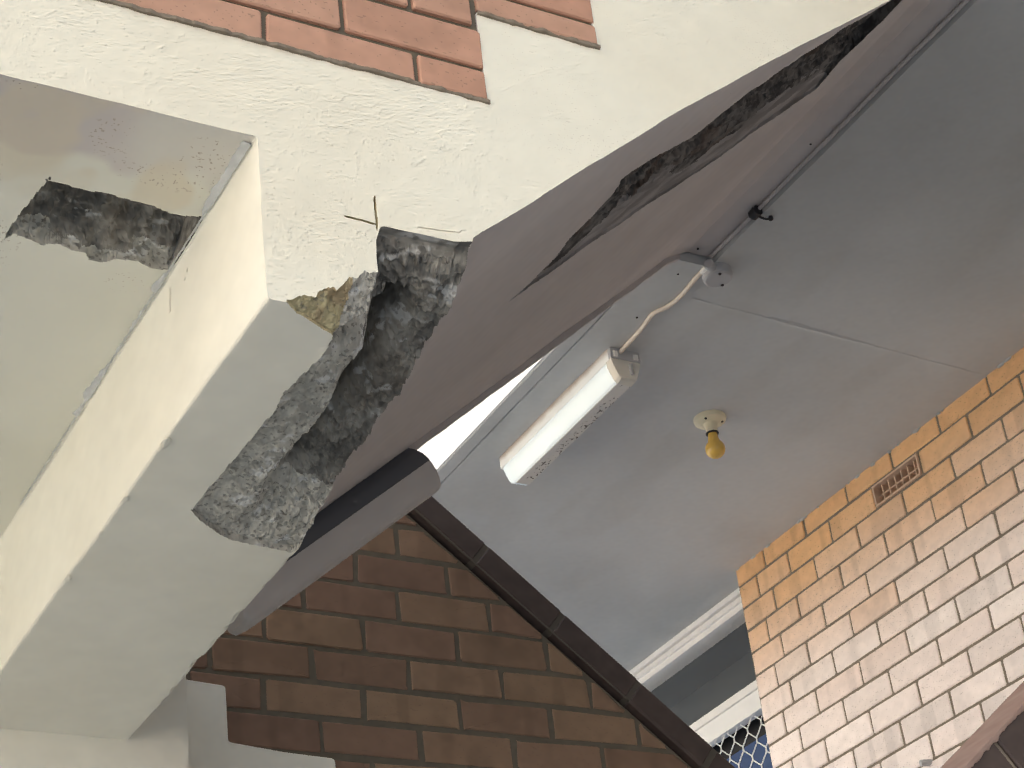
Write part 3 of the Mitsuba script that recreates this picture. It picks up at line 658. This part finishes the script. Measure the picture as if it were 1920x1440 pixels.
# ------------------------------------------------------------------ fluorescent batten light
FL = "fluorescent_light"; tag(FL, "long white fluorescent batten light on the ceiling", "ceiling light")
fx, ya_, yb_ = 2.757, 3.772, 4.445
def sec_sweep(sec, ys_, scale=None):
    V, F = [], []; m = len(sec)
    for i, y in enumerate(ys_):
        k = 1 if scale is None else scale[i]
        for x, z in sec: V.append((fx + x * (0.35 + 0.65 * k), y, CZ - z * k))
    for i in range(len(ys_) - 1):
        for j in range(m):
            a, b, c, d = i * m + j, i * m + (j + 1) % m, (i + 1) * m + (j + 1) % m, (i + 1) * m + j
            F += [[a, b, c], [a, c, d]]
    for base, rev in ((0, 0), ((len(ys_) - 1) * m, 1)):
        for j in range(1, m - 1): F.append([base, base + j, base + j + 1][:: -1 if rev else 1])
    t = trimesh.Trimesh(V, F, process=False)
    if t.volume < 0: t.invert()
    return t
base_sec = [(-0.050, -0.002), (-0.050, 0.040), (0.050, 0.040), (0.050, -0.002)]
dif_sec = [(-0.048, 0.0395), (-0.046, 0.052), (-0.040, 0.070), (-0.029, 0.093), (-0.0235, 0.0985), (-0.021, 0.1000), (0.022, 0.1000), (0.029, 0.094), (0.040, 0.070), (0.046, 0.052), (0.048, 0.0395)]
put(FL + "__base", sec_sweep(base_sec, [ya_ + .015, yb_ - .01]), "lamp_metal"); tag(FL + "__base", "metal base stained brown towards the ceiling")
put(FL + "__diffuser", sec_sweep(dif_sec, [ya_ + 0.022, yb_ - 0.05, yb_ - .03, yb_ - .015, yb_ - 0.004, yb_], [1, 1, .97, .88, .7, .45]), "lamp_opal", 30); tag(FL + "__diffuser", "bright opal diffuser")
put(FL + "__soiled_strip", bx(fx - 0.0215, fx + 0.0225, ya_ + 0.03, yb_ - 0.045, CZ - 0.1015, CZ - 0.0995), "lamp_grime"); tag(FL + "__soiled_strip", "underside speckled with dead insects")
cap_sec = [(-0.0505, 0.038), (-0.048, 0.054), (-0.042, 0.072), (-0.031, 0.095), (-0.023, 0.1025), (0.023, 0.1025), (0.031, 0.096), (0.042, 0.072), (0.048, 0.054), (0.0505, 0.038)]
put(FL + "__end_cap", sec_sweep(cap_sec, [ya_ + .004, ya_ + .010, ya_ + .030], [.93, .98, 1]), "lamp_body", 20)
put(FL + "__end_plate", cat([bx(fx - .049, fx + .049, ya_ + .002, ya_ + .016, CZ - 0.036, CZ - .001)]), "grey_plastic")
for xo in (-0.033, 0.034):
    put(FL + "__knockout", bx(fx + xo - .007, fx + xo + .007, ya_ - .001, ya_ + .004, CZ - 0.030, CZ - 0.012), "white_metal")
put(FL + "__latch", rbox(0.012, 0.010, 0.038, .003).apply_translation((fx + 0.014, ya_ + .0035, CZ - 0.063)), "grey_plastic")

# ------------------------------------------------------------------ supply cable, junction box, conduit, clip
CB = "supply_cable"; pts = [(2.752, 3.352, 2.884), (2.754, 3.437, 2.881), (2.755, 3.50, 2.880), (2.745, 3.542, 2.880), (2.731, 3.570, 2.880), (2.734, 3.62, 2.880), (2.740, 3.70, 2.879), (2.748, 3.808, 2.877)]
put(CB, tube(smooth_path(pts, 60), 0.0062, 12), "cable_white", True); tag(CB, "kinked white cable between junction box and fluorescent light", "cable")
JB = "junction_box"; tag(JB, "round grey junction box at the end of the conduit", "junction box")
jb = lathe([(0, -0.030), (0.034, -0.030), (0.039, -0.026), (0.041, -0.016), (0.041, 0.002), (0, 0.002)], 32); jb.apply_translation((2.792, 3.352, CZ)); put(JB + "__body", jb, "grey_plastic", 35)
sp = tube([(2.768, 3.335, 2.878), (2.752, 3.325, 2.879), (2.742, 3.318, 2.880)], 0.014, 14); put(JB + "__spout", sp, "grey_plastic", 35)
for a_ in (-2.0, 0.6): 
    s = trimesh.creation.cylinder(0.0045, 0.004, sections=10); s.apply_translation((2.792 + .029 * math.cos(a_), 3.352 + .029 * math.sin(a_), CZ - 0.0305)); put(JB + "__screw", s, "black")
gl = trimesh.creation.cylinder(0.009, 0.022, sections=16); gl.apply_transform(trimesh.transformations.rotation_matrix(math.pi / 2, (1, 0, 0))); gl.apply_translation((2.753, 3.352, 2.882)); put(JB + "__gland", gl, "white_metal", 30)
CD = "conduit"; put(CD, tube([(2.757, 2.0 + 0.066 * i, 2.906 + 0.001 * math.sin(i)) for i in range(21)], 0.0055, 12), "flight_paint", True); tag(CD, "thin painted conduit along the top of the sloping soffit", "conduit")
CC = "conduit_clip"; tag(CC, "black clip with a small knob hanging from the conduit", "clip")
ring = tube([(2.752, 3.092, 2.899), (2.752, 3.118, 2.899)], 0.0145, 16); put(CC + "__band", ring, "black", 35)
put(CC + "__stem", tube([(2.762, 3.105, 2.888), (2.778, 3.098, 2.880), (2.788, 3.094, 2.884)], 0.003, 8), "black", True)
kb = trimesh.creation.icosphere(2, 0.0075); kb.apply_translation((2.789, 3.094, 2.883)); put(CC + "__knob", kb, "black", True)
# plug holes in the ceiling
for x, y, z in ((2.735, 2.833, 2.916), (2.70, 3.40, CZ), (2.705, 3.62, CZ), (2.71, 3.31, 2.914)):
    h = trimesh.creation.cylinder(0.0032, 0.004, sections=10); h.apply_translation((x, y, z)); put(CE + "__plug_hole", h, "black")

# ------------------------------------------------------------------ yellow bulb in a batten holder
LB = "bulb_lamp"; tag(LB, "yellow light bulb in a cream batten holder on the ceiling", "light bulb"); bxy = (3.212, 4.022)
def at(m, z=CZ): m.apply_translation((bxy[0], bxy[1], z)); return m
put(LB + "__holder", at(lathe([(0, 0.001), (0.049, 0.001), (0.050, -0.006), (0.047, -0.014), (0.036, -0.0185), (0.022, -0.021), (0.019, -0.026), (0.0175, -0.050), (0.0185, -0.053), (0, -0.053)], 40)), "bakelite", 40)
put(LB + "__collar", at(lathe([(0, -0.0532), (0.0198, -0.0532), (0.0198, -0.0565), (0, -0.0565)], 32)), "black", 30)
bp = [(0, -0.0567), (0.014, -0.0567), (0.0145, -0.064)]
for a_ in np.linspace(2.45, 0, 22): bp.append((0.0300 * math.sin(a_) + 0.0, -0.1085 - 0.0300 * math.cos(a_)))
bp = sorted(bp[:3], key=lambda q: -q[1]) + sorted([q for q in bp[3:] if q[1] < -0.070], key=lambda q: -q[1]); bp[-1] = (0, bp[-1][1])
put(LB + "__bulb", at(lathe(bp, 40)), "bulb_yellow", 50); tag(LB + "__bulb", "yellow glass bulb")
for s in (-1, 1): put(LB + "__screw", at(trimesh.creation.icosphere(1, 0.0042).apply_translation((s * 0.030, -0.020 , -0.0178))), "black")

# ------------------------------------------------------------------ balustrade of the flight below (lower right corner)
SB = "coped_balustrade"; tag(SB, "dark brick coping with a brown coated top at the lower right corner", "balustrade")
sd_ = np.array([0.80, 0.60]); sn = np.array([-0.60, 0.80]); o_ = np.array([1.885, 0.885])   # inner edge line of the cap strip
jn = np.array([1.948, 0.932])
for i in range(-4, 5):
    s0 = jn + sd_ * 0.235 * i; L = 0.226; hgt = 0.11
    t = rbox(L, 0.105, hgt, 0.003); vv = t.vertices.copy(); cxz = s0 + sd_ * 0.1175 - sn * (hgt / 2)
    t.vertices = np.c_[cxz[0] + vv[:, 0] * sd_[0] + vv[:, 2] * sn[0], 1.935 + .0525 + vv[:, 1], cxz[1] + vv[:, 0] * sd_[1] + vv[:, 2] * sn[1]]; put(SB + "__coping_brick", t, "coping_brown")
# brown membrane painted over the sloping top, its front edge ragged
n = 420; vs, fs = [], []; sec = 8
for i in range(n):
    s = -1.2 + 2.4 * i / (n - 1)
    rg = 0.010 * max(0, meshkit.fbm(np.array([s * 55, 1, 0]), 3, 131) - .35) + 0.004 * meshkit.fbm(np.array([s * 160, 5, 0]), 2, 133); wv = 0.0015 * (meshkit.fbm(np.array([s * 12, 3, 0]), 2, 132) - .5); bk = 0.004 * (meshkit.fbm(np.array([s * 26, 8, 0]), 2, 134) - .5)
    for y, h in ((1.9335, -rg), (1.9325, -rg * .4), (1.9335, 0.003), (1.938, 0.0055 + wv), (1.99, 0.0055 - wv), (2.036 + bk, 0.005 + wv), (2.0405 + bk, 0.001), (2.0405 + bk, -0.012)):
        q = jn + sd_ * s + sn * h; vs.append((q[0], y, q[1]))
    if i:
        for k in range(sec - 1):
            a0 = (i - 1) * sec + k; b0 = i * sec + k; fs += [[a0, b0, b0 + 1], [a0, b0 + 1, a0 + 1]]
put(SB + "__membrane", trimesh.Trimesh(vs, fs, process=False), "cap_brown", 40); tag(SB + "__membrane", "brown coating over the sloping top with a ragged front edge")
mb = rbox(2.2, 0.095, 0.106, 0.002); vv = mb.vertices.copy(); cxz = jn - sn * 0.055
mb.vertices = np.c_[cxz[0] + vv[:, 0] * sd_[0] + vv[:, 2] * sn[0], 1.941 + .0475 + vv[:, 1], cxz[1] + vv[:, 0] * sd_[1] + vv[:, 2] * sn[1]]; put(SB + "__mortar", mb, "mortar_grey")
lowp = Polygon([(1.0, -1.6), (2.8, -1.6), (2.8, 1.44), (1.0, 0.085)]); put(SB + "__wall", prism_xz(lowp, 1.94, 2.035), "plain_brick")
put(SB + "__steps", prism_xz(Polygon([(0.6, -1.6), (3.0, -1.6), (3.0, 0.36), (2.60, 0.36), (0.6, -1.22)]), 2.051, 3.35), "ground_concrete")

# ------------------------------------------------------------------ first-floor slab, the block behind the right wall, unseen masses added for the light
FS = "floor_slab"; put(FS, bx(2.55, 9.0, 2.06, 9.0, 0.18, 0.38), "ground_concrete"); tag(FS, "concrete floor of the landing below the buff brick wall", "floor")
AB = "block_with_shading_wing"; put(AB, cat([bx(3.3, 14.0, -14.0, 1.0, -1.6, 5.2), bx(5.3, 14.0, 1.95, 14.0, -1.6, 5.2), bx(4.45, 5.3, 4.9, 9.0, 0.38, 5.2), bx(2.6, 5.3, 1.935, 9.0, 3.061, 3.2), bx(1.85, 5.3, 0.5, 1.90, 3.10, 3.25)]), "plain_brick"); tag(AB, "brick apartment block with an unseen front wing and balcony added to shade the stair", "building")  # front wing and balcony are unseen additions that cut skylight from the right

NB = "added_bounce_building"; put(NB, bx(-14, -6.5, -16, 16, -1.6, 7.5), "pale_bounce"); tag(NB, "unseen pale building added at the left to bounce sunlight onto the stair", "building")  # added out of view as a sunlit surface that throws low light rightwards
mat("pale_bounce", (0.88, 0.835, 0.745), 0.9, 0.15)
